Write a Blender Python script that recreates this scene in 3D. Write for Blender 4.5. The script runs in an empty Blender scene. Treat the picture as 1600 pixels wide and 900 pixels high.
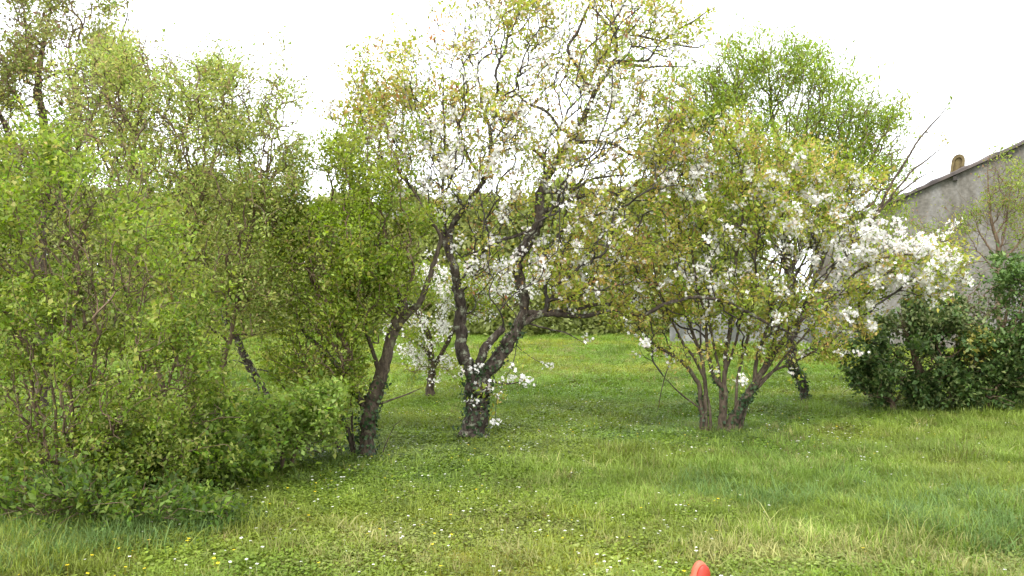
import bpy, math, random
import numpy as np
from mathutils import Vector

# ------------------------------------------------------------------ camera, sky, sun, exposure
S = bpy.context.scene
FPX, HOR, CAMZ = 1331.0, 470.0, 1.6           # focal length in photo pixels, horizon row, eye height
PITCH = math.atan((HOR - 450.0) / FPX)
cam_data = bpy.data.cameras.new('camera')
cam_data.sensor_width = 36.0
cam_data.lens = 36.0 * FPX / 1600.0
cam_data.clip_start, cam_data.clip_end = 0.05, 2000.0
cam = bpy.data.objects.new('camera', cam_data)
S.collection.objects.link(cam)
cam.location = (0, 0, CAMZ)
cam.rotation_euler = (math.radians(90) + PITCH, 0, 0)
S.camera = cam

SUN_EL, SUN_AZ = math.radians(44), math.radians(200)    # bright overcast, sun veiled behind the camera
w = bpy.data.worlds.new('World'); S.world = w; w.use_nodes = True
nt = w.node_tree; nt.nodes.clear()
sky = nt.nodes.new('ShaderNodeTexSky'); sky.sky_type = 'NISHITA'; sky.sun_disc = False
sky.sun_elevation, sky.sun_rotation = SUN_EL, SUN_AZ
sky.dust_density, sky.air_density = 4.0, 1.0
cloud = nt.nodes.new('ShaderNodeMix'); cloud.data_type = 'RGBA'     # even white cloud veil over the sky
cloud.inputs['Factor'].default_value = 0.88
cloud.inputs[7].default_value = (9.3, 9.6, 10.0, 1)
bg = nt.nodes.new('ShaderNodeBackground'); bg.inputs['Strength'].default_value = 0.13
out = nt.nodes.new('ShaderNodeOutputWorld')
nt.links.new(sky.outputs[0], cloud.inputs[6]); nt.links.new(cloud.outputs[2], bg.inputs['Color'])
nt.links.new(bg.outputs[0], out.inputs['Surface'])
sl = bpy.data.lights.new('sun', 'SUN'); sl.energy = 1.5; sl.angle = math.radians(22); sl.color = (1, 0.96, 0.9)
so = bpy.data.objects.new('sun', sl); S.collection.objects.link(so)
# direction TO the sun; nishita rotation 0 = +Y, clockwise seen from above
sd = Vector((math.sin(SUN_AZ) * math.cos(SUN_EL), math.cos(SUN_AZ) * math.cos(SUN_EL), math.sin(SUN_EL)))
so.rotation_euler = sd.to_track_quat('Z', 'Y').to_euler()
S.view_settings.view_transform = 'Standard'; S.view_settings.look = 'None'
S.view_settings.exposure = 1.32; S.view_settings.gamma = 1.0
S.render.engine = 'CYCLES'
S.cycles.max_bounces = 6; S.cycles.transmission_bounces = 5; S.cycles.diffuse_bounces = 5

# ------------------------------------------------------------------ helpers
C = S.collection
FWD = np.array([0, math.cos(PITCH), math.sin(PITCH)])
UPV = np.array([0, -math.sin(PITCH), math.cos(PITCH)])
CAM = np.array([0, 0, CAMZ])

def P(px, py, d):
    px, py, d = np.asarray(px, float), np.asarray(py, float), np.asarray(d, float)
    x = (px - 800) / FPX; y = -(py - 450) / FPX
    v = FWD[None, :] + np.outer(np.atleast_1d(x), [1, 0, 0]) + np.outer(np.atleast_1d(y), UPV)
    r = CAM + v * np.atleast_1d(d)[:, None]
    return r if r.shape[0] > 1 or px.ndim else r[0]

def proj(v):
    q = v - CAM
    z = q @ FWD
    return 800 + FPX * q[:, 0] / z, 450 - FPX * (q @ UPV) / z

_lat = np.random.RandomState(5).rand(256, 256)
def vnoise(x, y):
    xi = np.floor(x).astype(int); yi = np.floor(y).astype(int)
    fx = x - xi; fy = y - yi
    fx = fx * fx * (3 - 2 * fx); fy = fy * fy * (3 - 2 * fy)
    g = lambda a, b: _lat[a % 256, b % 256]
    return (g(xi, yi) * (1 - fx) + g(xi + 1, yi) * fx) * (1 - fy) + (g(xi, yi + 1) * (1 - fx) + g(xi + 1, yi + 1) * fx) * fy
def fnoise(x, y):
    return 0.55 * vnoise(x, y) + 0.3 * vnoise(x * 2.1 + 7, y * 2.1 + 3) + 0.15 * vnoise(x * 4.3 + 1, y * 4.3 + 9)

def ground_z(x, y):
    x = np.asarray(x, float); y = np.asarray(y, float)
    return 0.10 * (fnoise(x * 0.45 + 20, y * 0.45 + 20) - 0.5) + 0.05 * (vnoise(x * 1.7, y * 1.7) - 0.5)

def mesh_obj(name, verts, faces, mat, parent=None, origin=None, colors=None, smooth=True):
    """verts (n,3), faces (m,k) array of one k, or list of lists"""
    v = np.asarray(verts, np.float32)
    if origin is not None: v = v - np.asarray(origin, np.float32)
    me = bpy.data.meshes.new(name)
    if isinstance(faces, np.ndarray):
        m, k = faces.shape
        me.vertices.add(len(v)); me.vertices.foreach_set('co', v.ravel())
        me.loops.add(m * k); me.loops.foreach_set('vertex_index', faces.astype(np.int32).ravel())
        me.polygons.add(m)
        me.polygons.foreach_set('loop_start', np.arange(m, dtype=np.int32) * k)
        me.update(calc_edges=True)
    else:
        me.from_pydata(v.tolist(), [], faces); me.update()
    if colors is not None:
        a = me.color_attributes.new('tint', 'FLOAT_COLOR', 'POINT')
        a.data.foreach_set('color', np.concatenate([colors, np.ones((len(colors), 1))], 1).astype(np.float32).ravel())
    if smooth:
        me.polygons.foreach_set('use_smooth', np.ones(len(me.polygons), bool))
    me.materials.append(mat)
    o = bpy.data.objects.new(name, me); C.objects.link(o)
    if parent is not None: o.parent = parent
    return o

def tag(o, label=None, cat=None, group=None, kind=None):
    if label: o['label'] = label
    if cat: o['category'] = cat
    if group: o['group'] = group
    if kind: o['kind'] = kind
    return o

def thing(name, label, cat, loc, group=None):
    o = bpy.data.objects.new(name, None); C.objects.link(o)
    o.location = tuple(float(c) for c in loc); o.empty_display_size = 0.3
    return tag(o, label, cat, group)

# ------------------------------------------------------------------ materials
def leaf_material(name, gloss=0.3, trans=0.52):
    m = bpy.data.materials.new(name); m.use_nodes = True
    n = m.node_tree; n.nodes.clear(); L = n.links
    a = n.nodes.new('ShaderNodeAttribute'); a.attribute_name = 'tint'
    d = n.nodes.new('ShaderNodeBsdfPrincipled'); d.inputs['Roughness'].default_value = 0.55
    d.inputs['Specular IOR Level'].default_value = gloss
    t = n.nodes.new('ShaderNodeBsdfTranslucent')
    hs = n.nodes.new('ShaderNodeHueSaturation'); hs.inputs['Saturation'].default_value = 1.15; hs.inputs['Value'].default_value = 1.3
    mx = n.nodes.new('ShaderNodeMixShader'); mx.inputs[0].default_value = trans
    o = n.nodes.new('ShaderNodeOutputMaterial')
    L.new(a.outputs['Color'], d.inputs['Base Color']); L.new(a.outputs['Color'], hs.inputs['Color'])
    L.new(hs.outputs[0], t.inputs['Color'])
    L.new(d.outputs[0], mx.inputs[1]); L.new(t.outputs[0], mx.inputs[2]); L.new(mx.outputs[0], o.inputs['Surface'])
    return m

def grass_material():
    m = leaf_material('grass_blade', 0.25, 0.35)
    a = [x for x in m.node_tree.nodes if x.type == 'ATTRIBUTE'][0]
    a.attribute_type = 'INSTANCER'
    return m

def bark_material(name, c1, c2, lichen, scale=9.0, lich_amt=0.55, bump=0.5):
    m = bpy.data.materials.new(name); m.use_nodes = True
    n = m.node_tree; L = n.links; b = n.nodes['Principled BSDF']
    b.inputs['Roughness'].default_value = 0.9; b.inputs['Specular IOR Level'].default_value = 0.2
    tc = n.nodes.new('ShaderNodeTexCoord'); mp = n.nodes.new('ShaderNodeMapping'); mp.inputs['Scale'].default_value = (1, 1, 0.35)
    n1 = n.nodes.new('ShaderNodeTexNoise'); n1.inputs['Scale'].default_value = scale * 3; n1.inputs['Detail'].default_value = 6; n1.inputs['Roughness'].default_value = 0.7
    n2 = n.nodes.new('ShaderNodeTexNoise'); n2.inputs['Scale'].default_value = scale * 1.3; n2.inputs['Detail'].default_value = 8; n2.inputs['Roughness'].default_value = 0.75
    r1 = n.nodes.new('ShaderNodeValToRGB'); r1.color_ramp.elements[0].position = 0.35; r1.color_ramp.elements[1].position = 0.7
    r1.color_ramp.elements[0].color = (*c1, 1); r1.color_ramp.elements[1].color = (*c2, 1)
    r2 = n.nodes.new('ShaderNodeValToRGB'); r2.color_ramp.elements[0].position = lich_amt; r2.color_ramp.elements[1].position = lich_amt + 0.1
    mx = n.nodes.new('ShaderNodeMix'); mx.data_type = 'RGBA'; mx.inputs[7].default_value = (*lichen, 1)
    bp = n.nodes.new('ShaderNodeBump'); bp.inputs['Strength'].default_value = bump; bp.inputs['Distance'].default_value = 0.03
    L.new(tc.outputs['Object'], mp.inputs[0]); L.new(mp.outputs[0], n1.inputs[0]); L.new(tc.outputs['Object'], n2.inputs[0])
    L.new(n1.outputs[0], r1.inputs[0]); L.new(n2.outputs[0], r2.inputs[0])
    L.new(r2.outputs[0], mx.inputs['Factor']); L.new(r1.outputs[0], mx.inputs[6]); L.new(mx.outputs[2], b.inputs['Base Color'])
    L.new(n1.outputs[0], bp.inputs['Height']); L.new(bp.outputs[0], b.inputs['Normal'])
    return m

M = {}
M['leaf'] = leaf_material('spring_leaf')
M['leaf_gloss'] = leaf_material('glossy_evergreen_leaf', 0.35, 0.2)
M['petal'] = leaf_material('blossom_petal', 0.1, 0.35)
M['grass'] = grass_material()
M['bark_cherry'] = bark_material('cherry_bark', (0.018, 0.013, 0.010), (0.095, 0.074, 0.06), (0.25, 0.26, 0.19), lich_amt=0.535)
M['bark_brown'] = bark_material('brown_bark', (0.028, 0.021, 0.015), (0.115, 0.088, 0.062), (0.14, 0.15, 0.08), lich_amt=0.56)
M['twig_grey'] = bark_material('grey_twig_bark', (0.03, 0.025, 0.022), (0.085, 0.07, 0.062), (0.12, 0.12, 0.10), scale=6, bump=0.1)
M['twig_brown'] = bark_material('brown_twig_bark', (0.075, 0.05, 0.032), (0.21, 0.15, 0.10), (0.18, 0.16, 0.10), scale=6, bump=0.1)

# ------------------------------------------------------------------ ground
def build_ground():
    xs = np.concatenate([np.linspace(-400, -32, 14), np.linspace(-30, 30, 161), np.linspace(32, 400, 14)])
    ys = np.concatenate([np.linspace(-30, 0, 12), np.linspace(0.3, 30, 110), np.linspace(31, 60, 24), np.linspace(70, 700, 14)])
    X, Y = np.meshgrid(xs, ys); Z = ground_z(X, Y)
    v = np.stack([X.ravel(), Y.ravel(), Z.ravel()], 1)
    ny, nx = X.shape
    i = (np.arange(ny - 1)[:, None] * nx + np.arange(nx - 1)[None, :]).ravel()
    f = np.stack([i, i + 1, i + 1 + nx, i + nx], 1)
    m = bpy.data.materials.new('meadow_soil'); m.use_nodes = True
    n = m.node_tree; L = n.links; b = n.nodes['Principled BSDF']
    b.inputs['Roughness'].default_value = 1; b.inputs['Specular IOR Level'].default_value = 0.1
    tc = n.nodes.new('ShaderNodeTexCoord')
    n1 = n.nodes.new('ShaderNodeTexNoise'); n1.inputs['Scale'].default_value = 0.8; n1.inputs['Detail'].default_value = 6
    n2 = n.nodes.new('ShaderNodeTexNoise'); n2.inputs['Scale'].default_value = 14; n2.inputs['Detail'].default_value = 6
    r1 = n.nodes.new('ShaderNodeValToRGB'); e = r1.color_ramp.elements
    e[0].position, e[0].color = 0.38, (0.10, 0.15, 0.03, 1)
    e[1].position, e[1].color = 0.72, (0.19, 0.16, 0.075, 1)
    x = e.new(0.55); x.color = (0.12, 0.155, 0.034, 1)
    r2 = n.nodes.new('ShaderNodeValToRGB'); r2.color_ramp.elements[0].color = (0.55, 0.5, 0.45, 1); r2.color_ramp.elements[1].color = (1.2, 1.2, 1.1, 1)
    r2.color_ramp.elements[0].position = 0.3; r2.color_ramp.elements[1].position = 0.7
    mx = n.nodes.new('ShaderNodeMix'); mx.data_type = 'RGBA'; mx.blend_type = 'MULTIPLY'; mx.inputs['Factor'].default_value = 1
    bp = n.nodes.new('ShaderNodeBump'); bp.inputs['Strength'].default_value = 0.6; bp.inputs['Distance'].default_value = 0.05
    L.new(tc.outputs['Object'], n1.inputs[0]); L.new(tc.outputs['Object'], n2.inputs[0])
    L.new(n1.outputs[0], r1.inputs[0]); L.new(n2.outputs[0], r2.inputs[0])
    L.new(r1.outputs[0], mx.inputs[6]); L.new(r2.outputs[0], mx.inputs[7]); L.new(mx.outputs[2], b.inputs['Base Color'])
    L.new(n2.outputs[0], bp.inputs['Height']); L.new(bp.outputs[0], b.inputs['Normal'])
    tag(mesh_obj('ground', v, f, m), kind='structure')
build_ground()

# ------------------------------------------------------------------ leaf / blossom / tube geometry
def norm(a): return a / np.maximum(np.linalg.norm(a, axis=-1, keepdims=True), 1e-9)

def leaf_geo(pos, dirs, nrm, length, width, fold=0.18):
    """diamond leaves folded along the midrib: 4 verts and 2 triangles each"""
    d = norm(dirs); s = norm(np.cross(d, nrm)); u = np.cross(s, d)
    L = length[:, None]; W = width[:, None]
    b = pos; t = pos + d * L - u * L * 0.12
    mid = pos + d * L * 0.45
    l = mid - s * W * 0.5 + u * W * fold; r = mid + s * W * 0.5 + u * W * fold
    v = np.stack([b, r, t, l], 1).reshape(-1, 3)
    k = np.arange(len(pos))[:, None] * 4
    f = np.concatenate([k + [0, 1, 2], k + [0, 2, 3]], 1).reshape(-1, 3)
    return v, f

def blossom_geo(pos, nrm, size, rs):
    n = norm(nrm); a = norm(np.cross(n, norm(rs.normal(size=n.shape)))); b = np.cross(n, a)
    V = [pos[:, None, :]]
    ph = rs.rand(len(pos))[:, None] * 6.28
    for k in range(10):
        ang = ph + k * math.pi / 5
        rad = size[:, None] * (0.5 if k % 2 == 0 else 0.30)
        lift = size[:, None] * (0.16 if k % 2 == 0 else 0.06)
        V.append((pos + (a * np.cos(ang) + b * np.sin(ang)) * rad + n * lift)[:, None, :])
    v = np.concatenate(V, 1).reshape(-1, 3)
    k = np.arange(len(pos))[:, None] * 11
    f = np.concatenate([k + [0, 1 + j, 1 + (j + 1) % 10] for j in range(10)], 1).reshape(-1, 3)
    return v, f

def prisms(p0, p1, r0, r1, k=3):
    d = norm(p1 - p0)
    ref = np.where(np.abs(d[:, 2:3]) > 0.9, np.array([[1., 0, 0]]), np.array([[0., 0, 1.]]))
    a = norm(np.cross(d, ref)); b = np.cross(d, a)
    V = []
    for p, r in ((p0, r0), (p1, r1)):
        for j in range(k):
            t = 2 * math.pi * j / k
            V.append(p + (a * math.cos(t) + b * math.sin(t)) * r[:, None])
    v = np.stack(V, 1).reshape(-1, 3)
    q = np.arange(len(p0))[:, None] * (2 * k)
    f = np.concatenate([q + [j, (j + 1) % k, k + (j + 1) % k, k + j] for j in range(k)], 1).reshape(-1, 4)
    return v, f

def catmull(pts, rad, step):
    pts = np.asarray(pts, float); rad = np.asarray(rad, float)
    Pn = np.vstack([2 * pts[0] - pts[1], pts, 2 * pts[-1] - pts[-2]])
    op, orr = [], []
    for i in range(len(pts) - 1):
        a, b, c, d = Pn[i:i + 4]
        n = max(2, int(np.linalg.norm(c - b) / step) + 1)
        for t in np.linspace(0, 1, n, endpoint=False):
            op.append(0.5 * ((2 * b) + (c - a) * t + (2 * a - 5 * b + 4 * c - d) * t * t + (3 * b - a - 3 * c + d) * t ** 3))
            orr.append(rad[i] * (1 - t) + rad[i + 1] * t)
    op.append(pts[-1]); orr.append(rad[-1])
    return np.array(op), np.array(orr)

def tube(pts, rad, k=10, rs=None, lump=0.12):
    n = len(pts); tan = norm(np.gradient(pts, axis=0))
    ref = np.array([1., 0.2, 0]); V = []
    a = norm(np.cross(tan[0], ref))
    ph = rs.rand(6) * 6.28
    for i in range(n):
        a = norm(a - tan[i] * (a @ tan[i])); b = np.cross(tan[i], a)
        for j in range(k):
            t = 2 * math.pi * j / k
            r = rad[i] * (1 + lump * (math.sin(2 * t + ph[0] + i * .23) * .5 + math.sin(3 * t + ph[1] - i * .31) * .4 + math.sin(i * .9 + ph[2]) * .35 + rs.normal() * .3))
            V.append(pts[i] + (a * math.cos(t) + b * math.sin(t)) * r)
    F = []
    for i in range(n - 1):
        for j in range(k):
            F.append([i * k + j, i * k + (j + 1) % k, (i + 1) * k + (j + 1) % k, (i + 1) * k + j])
    F.append(list(range(k))[::-1]); F.append([(n - 1) * k + j for j in range(k)])
    return np.array(V), F

# ------------------------------------------------------------------ tree growth
def in_blobs(blobs, n, rs, d0):
    wts = np.array([b[5] if len(b) > 5 else b[2] * b[3] for b in blobs], float); wts /= wts.sum()
    idx = rs.choice(len(blobs), n, p=wts)
    u = norm(rs.normal(size=(n, 3))) * (rs.rand(n, 1) ** 0.45) * (1 + 0.16 * rs.normal(size=(n, 1)) + 0.25 * (rs.rand(n, 1) < .12))
    B = np.array([b[:5] for b in blobs], float)[idx]
    return P(B[:, 0] + u[:, 0] * B[:, 2], B[:, 1] + u[:, 1] * B[:, 3], d0 + u[:, 2] * B[:, 4])

def grow(limbs, att, bf, rs, seg=0.10, sag=0.0, low_pen=.35):
    """limbs: list of (pts, rad). Minimum-spanning growth of twigs from the limbs to the points att."""
    pos, par, plen = [], [], []
    for li, (pts, rad) in enumerate(limbs):
        for i, p in enumerate(pts):
            if i == 0:
                if li == 0: par.append(-1); plen.append(0.0)
                else:
                    q = np.array(pos); j = int(np.argmin(((q - p) ** 2).sum(1))); par.append(j); plen.append(plen[j] + np.linalg.norm(q[j] - p))
            else:
                par.append(len(pos) - 1); plen.append(plen[-1] + np.linalg.norm(p - pos[-1]))
            pos.append(p)
    nl = len(pos)
    A = np.asarray(att); n = len(A)
    q = np.array(pos); pl = np.array(plen)
    skip = pl < 0.25 * pl.max()
    D = np.linalg.norm(A[:, None, :] - q[None], axis=2) + bf * pl[None] + np.where(skip, low_pen, 0)[None]
    best = D.argmin(1); cost = D.min(1); alive = np.ones(n, bool)
    pos = list(pos)
    for it in range(n):
        c = np.where(alive, cost, 1e9); a = int(c.argmin()); alive[a] = False
        b = int(best[a]); p0 = pos[b]; p1 = A[a]; dist = np.linalg.norm(p1 - p0)
        if dist < 1e-4: continue
        gp = pos[par[b]] if par[b] >= 0 else p0 - np.array([0, 0, .1])
        pd = p0 - gp; pd = pd / (np.linalg.norm(pd) + 1e-9)
        mid = p0 + pd * dist * 0.22 + (p1 - p0) * 0.30 + rs.normal(size=3) * dist * 0.04
        mid[2] += sag * dist
        k = max(2, int(dist / seg) + 1); prev = b; new = []
        for t in np.linspace(0, 1, k + 1)[1:]:
            x = (1 - t) ** 2 * p0 + 2 * t * (1 - t) * mid + t * t * p1
            if t < 1: x = x + rs.normal(size=3) * 0.004
            pos.append(x); par.append(prev); plen.append(plen[prev] + np.linalg.norm(x - pos[prev])); prev = len(pos) - 1; new.append(prev)
        for j in new:
            dd = np.linalg.norm(A - pos[j], axis=1) + bf * plen[j]
            m = dd < cost; cost[m] = dd[m]; best[m] = j
    pos = np.array(pos); par = np.array(par)
    cnt = np.zeros(len(pos)); has = np.zeros(len(pos), bool); has[par[par >= 0]] = True
    cnt[~has] = 1
    for j in range(len(pos) - 1, -1, -1):
        if par[j] >= 0: cnt[par[j]] += cnt[j]
    return pos, par, cnt, nl, ~has

def palette(cols, n, rs, jit=0.18):
    c = np.array([x[:3] for x in cols]); p = np.array([x[3] for x in cols], float); p /= p.sum()
    out = c[rs.choice(len(c), n, p=p)]
    return out * (1 + rs.normal(size=(n, 1)) * jit).clip(0.45, 1.7) * (1 + rs.normal(size=(n, 3)) * 0.06)

def build_tree(name, label, cat, base, depth, limbs, blobs, natt, nleaf, leaf, cols, bark, twig, seed,
               bf=0.35, blossom=None, tip_r=0.0022, ivy=None, per=5, spread=0.06, sag=0.0, leaf_mat='leaf', seg=0.10, up=0.3,
               names=('trunk', 'limb'), group=None, trans_mat=None, spike=None, gaps=0.45, rexp=0.5, limbk=9, lump=0.12, extra=None, limb_scale=(0.9, 0.66), blunt=(), floor=.12, low_pen=.35):
    rs = np.random.RandomState(seed)
    m2p = depth / FPX
    L = []
    for li, lb in enumerate(limbs):
        pts = np.array([P(p[0], p[1], depth + (p[3] if len(p) > 3 else 0)) for p in lb])
        rad = np.array([p[2] * m2p for p in lb])
        rad = rad * (limb_scale[0] if li == 0 else limb_scale[1])
        if li not in blunt: rad[-1] *= 0.4
        if li > 0 and lb[0][1] < base[1] - 45:      # join the limb to the nearest point of the wood already there
            q = np.vstack([x[0] for x in L]); j = int(np.argmin(((q - pts[0]) ** 2).sum(1)))
            if np.linalg.norm(q[j] - pts[0]) > 0.02:
                pts = np.vstack([q[j], pts]); rad = np.concatenate([[rad[0]], rad])
        cp, cr = catmull(pts, rad, 0.05)
        ar = np.concatenate([[0], np.cumsum(np.linalg.norm(np.diff(cp, axis=0), axis=1))])
        for ax in range(3):
            for fq, am in ((3.1, .014), (8.3, .007), (17., .004)):
                cp[:, ax] += am * np.sin(ar * fq + rs.rand() * 6.28) * np.clip(ar / .3, 0, 1)
        L.append((cp, cr))
    b0 = P(base[0], base[1], depth); b0[2] = float(ground_z(b0[0], b0[1]))
    root = thing(name, label, cat, b0, group)
    for li, (pts, rad) in enumerate(L):
        if li == 0 or pts[0][2] < 0.25:      # stem starting at the ground: bury and flare it
            dz = pts[0][2] - (float(ground_z(pts[0][0], pts[0][1])) - 0.12)
            t = np.clip(1 - np.arange(len(pts)) / 6.0, 0, 1)
            pts[:, 2] -= dz * t
            rad *= 1 + 0.55 * np.clip(1 - (pts[:, 2] + 0.05) / 0.22, 0, 1) ** 2
        pts[1:-1] += rs.normal(size=pts[1:-1].shape) * rad[1:-1, None] * 0.12
        v, f = tube(pts, rad, limbk, rs, lump)
        mesh_obj(names[0] if li == 0 else names[1], v, f, M[bark], root, b0)
    att = in_blobs(blobs, natt, rs, depth)
    if spike is not None:      # long single shoots standing out of the crown
        att = np.vstack([att] + [P(s[0], s[1], depth + (s[2] if len(s) > 2 else 0))[None] for s in spike])
    if blossom and 'at' in blossom:
        att = np.vstack([att] + [P(q[0], q[1], depth + q[4])[None] for q in blossom['at']])
    att = att[att[:, 2] > 0.10]
    pos, par, cnt, nl, tip = grow(L, att, bf, rs, seg, sag, low_pen)
    r = tip_r * cnt ** rexp
    e = np.arange(nl, len(pos)); pr = par[e]
    lr = np.concatenate([x[1] for x in L])
    rp = np.minimum(np.where(pr < nl, lr[np.minimum(pr, nl - 1)] * 0.8, r[pr]), r[e] * 1.6)
    v, f = prisms(pos[pr], pos[e], rp, r[e], 4)
    tag(mesh_obj('twig_work', v, f, M[twig], root, b0), kind='stuff')
    # leaves sit on the thin outer twigs
    cand = e[cnt[e] <= 6]
    pxx, pyy = proj(pos[cand])
    wt = floor + (fnoise(pxx / 38.0 + seed, pyy / 38.0 + seed * 3) > gaps) * 1.0
    wt = wt * np.where(tip[cand], 1.6, 1.0)
    wt /= wt.sum()
    nc = nleaf // per
    ci = rs.choice(cand, nc, p=wt)
    tw = norm(pos[ci] - pos[par[ci]])
    shade = 1 + rs.normal(size=(nc, 1)) * 0.10
    cc = palette(cols, nc, rs, 0.10)
    ip = np.repeat(np.arange(nc), per)
    n = len(ip)
    p = pos[ci][ip] + rs.normal(size=(n, 3)) * spread
    p[:, 2] = np.maximum(p[:, 2], 0.04)
    d = tw[ip] * 0.5 + rs.normal(size=(n, 3)) * 0.7 + np.array([0, 0, up - 0.15])
    nr = rs.normal(size=(n, 3)) * 0.55 + np.array([0, 0, 0.9])
    csz = np.exp(rs.normal(size=nc) * .25).clip(.6, 1.35)[ip]
    ln = leaf[0] * (0.55 + 0.75 * rs.rand(n)) * csz; wd = ln * leaf[1] * (0.8 + 0.4 * rs.rand(n))
    lv, lf = leaf_geo(p, d, nr, ln, wd)
    col = (cc * shade)[ip] * (1 + rs.normal(size=(n, 1)) * 0.16).clip(0.5, 1.6)
    if extra is not None:
        ex, ey = proj(p)
        for (x0, y0, rx, ry, c, pr_) in extra:
            k = ((ex - x0) / rx) ** 2 + ((ey - y0) / ry) ** 2 < 1
            k &= rs.rand(n) < pr_
            col[k] = np.array(c) * (1 + rs.normal(size=(k.sum(), 1)) * .15)
    tag(mesh_obj('foliage', lv, lf, M[leaf_mat], root, b0, np.repeat(col.clip(0.004, 0.9), 4, 0)), kind='stuff')
    if blossom:
        cnd = e[cnt[e] <= 12]
        px, py = proj(pos[cnd]); wt = np.full(len(cnd), blossom.get('base', 0.02))
        for (x0, y0, rx, ry, k) in blossom['where']:
            wt += k * np.exp(-(((px - x0) / rx) ** 2 + ((py - y0) / ry) ** 2))
        wt *= (fnoise(px / 17.0 + 40, py / 17.0 + 11) > 0.53) + 0.06
        wt /= wt.sum()
        nb = blossom['n']; bc = rs.choice(cnd, nb, p=wt); k = blossom.get('per', 6)
        ip = np.repeat(np.arange(nb), k)
        p = pos[bc][ip] + rs.normal(size=(nb * k, 3)) * blossom.get('spread', 0.035)
        if 'at' in blossom:
            for (x0, y0, rr, num, dd) in blossom['at']:
                q = P(x0 + rs.normal(size=num) * rr, y0 + rs.normal(size=num) * rr * .7, depth + dd + rs.normal(size=num) * .05)
                p = np.vstack([p, q])
        nr = rs.normal(size=p.shape) + np.array([0, -0.35, 0.2])
        bv, bff = blossom_geo(p, nr, blossom['size'] * (0.7 + 0.5 * rs.rand(len(p))), rs)
        bcol = np.array([0.82, 0.80, 0.78]) * (1 - 0.18 * rs.rand(len(p), 1)) * np.array([1, 1, 1])
        pink = rs.rand(len(p)) < 0.10; bcol[pink] *= np.array([0.96, 0.87, 0.86])
        tag(mesh_obj('blossom', bv, bff, M['petal'], root, b0, np.repeat(bcol, 11, 0)), kind='stuff')
    if ivy:
        vs, ns = [], []
        for (li, t0, t1, num) in ivy:
            pts, rad = L[li]; k = rs.uniform(t0, t1, num) * (len(pts) - 1); i0 = k.astype(int).clip(0, len(pts) - 2)
            c = pts[i0] + (pts[i0 + 1] - pts[i0]) * (k - i0)[:, None]
            u = norm(rs.normal(size=(num, 3)) * np.array([1, 1, 0.35]))
            vs.append(c + u * (rad[i0] * rs.uniform(0.95, 1.5, num))[:, None]); ns.append(u)
        p = np.vstack(vs); nn = np.vstack(ns); n = len(p)
        ln = 0.042 * (0.6 + 0.7 * rs.rand(n))
        lv, lf = leaf_geo(p, rs.normal(size=(n, 3)) * .6 + np.array([0, 0, -0.5]), nn + rs.normal(size=(n, 3)) * .4, ln, ln * 0.95, 0.05)
        col = palette([(0.025, 0.05, 0.018, 3), (0.04, 0.075, 0.025, 2), (0.07, 0.10, 0.04, .7)], n, rs)
        tag(mesh_obj('ivy', lv, lf, M['leaf_gloss'], root, b0, np.repeat(col.clip(0.004, .6), 4, 0)), kind='stuff')
    return root

# ------------------------------------------------------------------ barn with gable end, low wall
def render_wall_material():
    m = bpy.data.materials.new('weathered_render'); m.use_nodes = True
    n = m.node_tree; L = n.links; b = n.nodes['Principled BSDF']; b.inputs['Roughness'].default_value = 0.95; b.inputs['Specular IOR Level'].default_value = 0.15
    tc = n.nodes.new('ShaderNodeTexCoord')
    mp = n.nodes.new('ShaderNodeMapping'); mp.inputs['Scale'].default_value = (1.1, 1.1, 0.35)
    n1 = n.nodes.new('ShaderNodeTexNoise'); n1.inputs['Scale'].default_value = 1.0; n1.inputs['Detail'].default_value = 7; n1.inputs['Roughness'].default_value = 0.65
    n2 = n.nodes.new('ShaderNodeTexNoise'); n2.inputs['Scale'].default_value = 9; n2.inputs['Detail'].default_value = 8
    r = n.nodes.new('ShaderNodeValToRGB'); e = r.color_ramp.elements
    e[0].position, e[0].color = 0.36, (0.085, 0.076, 0.062, 1)
    e[1].position, e[1].color = 0.66, (0.205, 0.20, 0.192, 1)
    x = e.new(0.5); x.color = (0.145, 0.135, 0.118, 1)
    mx = n.nodes.new('ShaderNodeMix'); mx.data_type = 'RGBA'; mx.blend_type = 'OVERLAY'; mx.inputs['Factor'].default_value = 0.6
    bp = n.nodes.new('ShaderNodeBump'); bp.inputs['Strength'].default_value = 0.4; bp.inputs['Distance'].default_value = 0.04
    L.new(tc.outputs['Object'], mp.inputs[0]); L.new(mp.outputs[0], n1.inputs[0]); L.new(tc.outputs['Object'], n2.inputs[0])
    L.new(n1.outputs[0], r.inputs[0]); L.new(r.outputs[0], mx.inputs[6]); L.new(n2.outputs[0], mx.inputs[7])
    L.new(mx.outputs[2], b.inputs['Base Color']); L.new(n2.outputs[0], bp.inputs['Height']); L.new(bp.outputs[0], b.inputs['Normal'])
    return m

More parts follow.
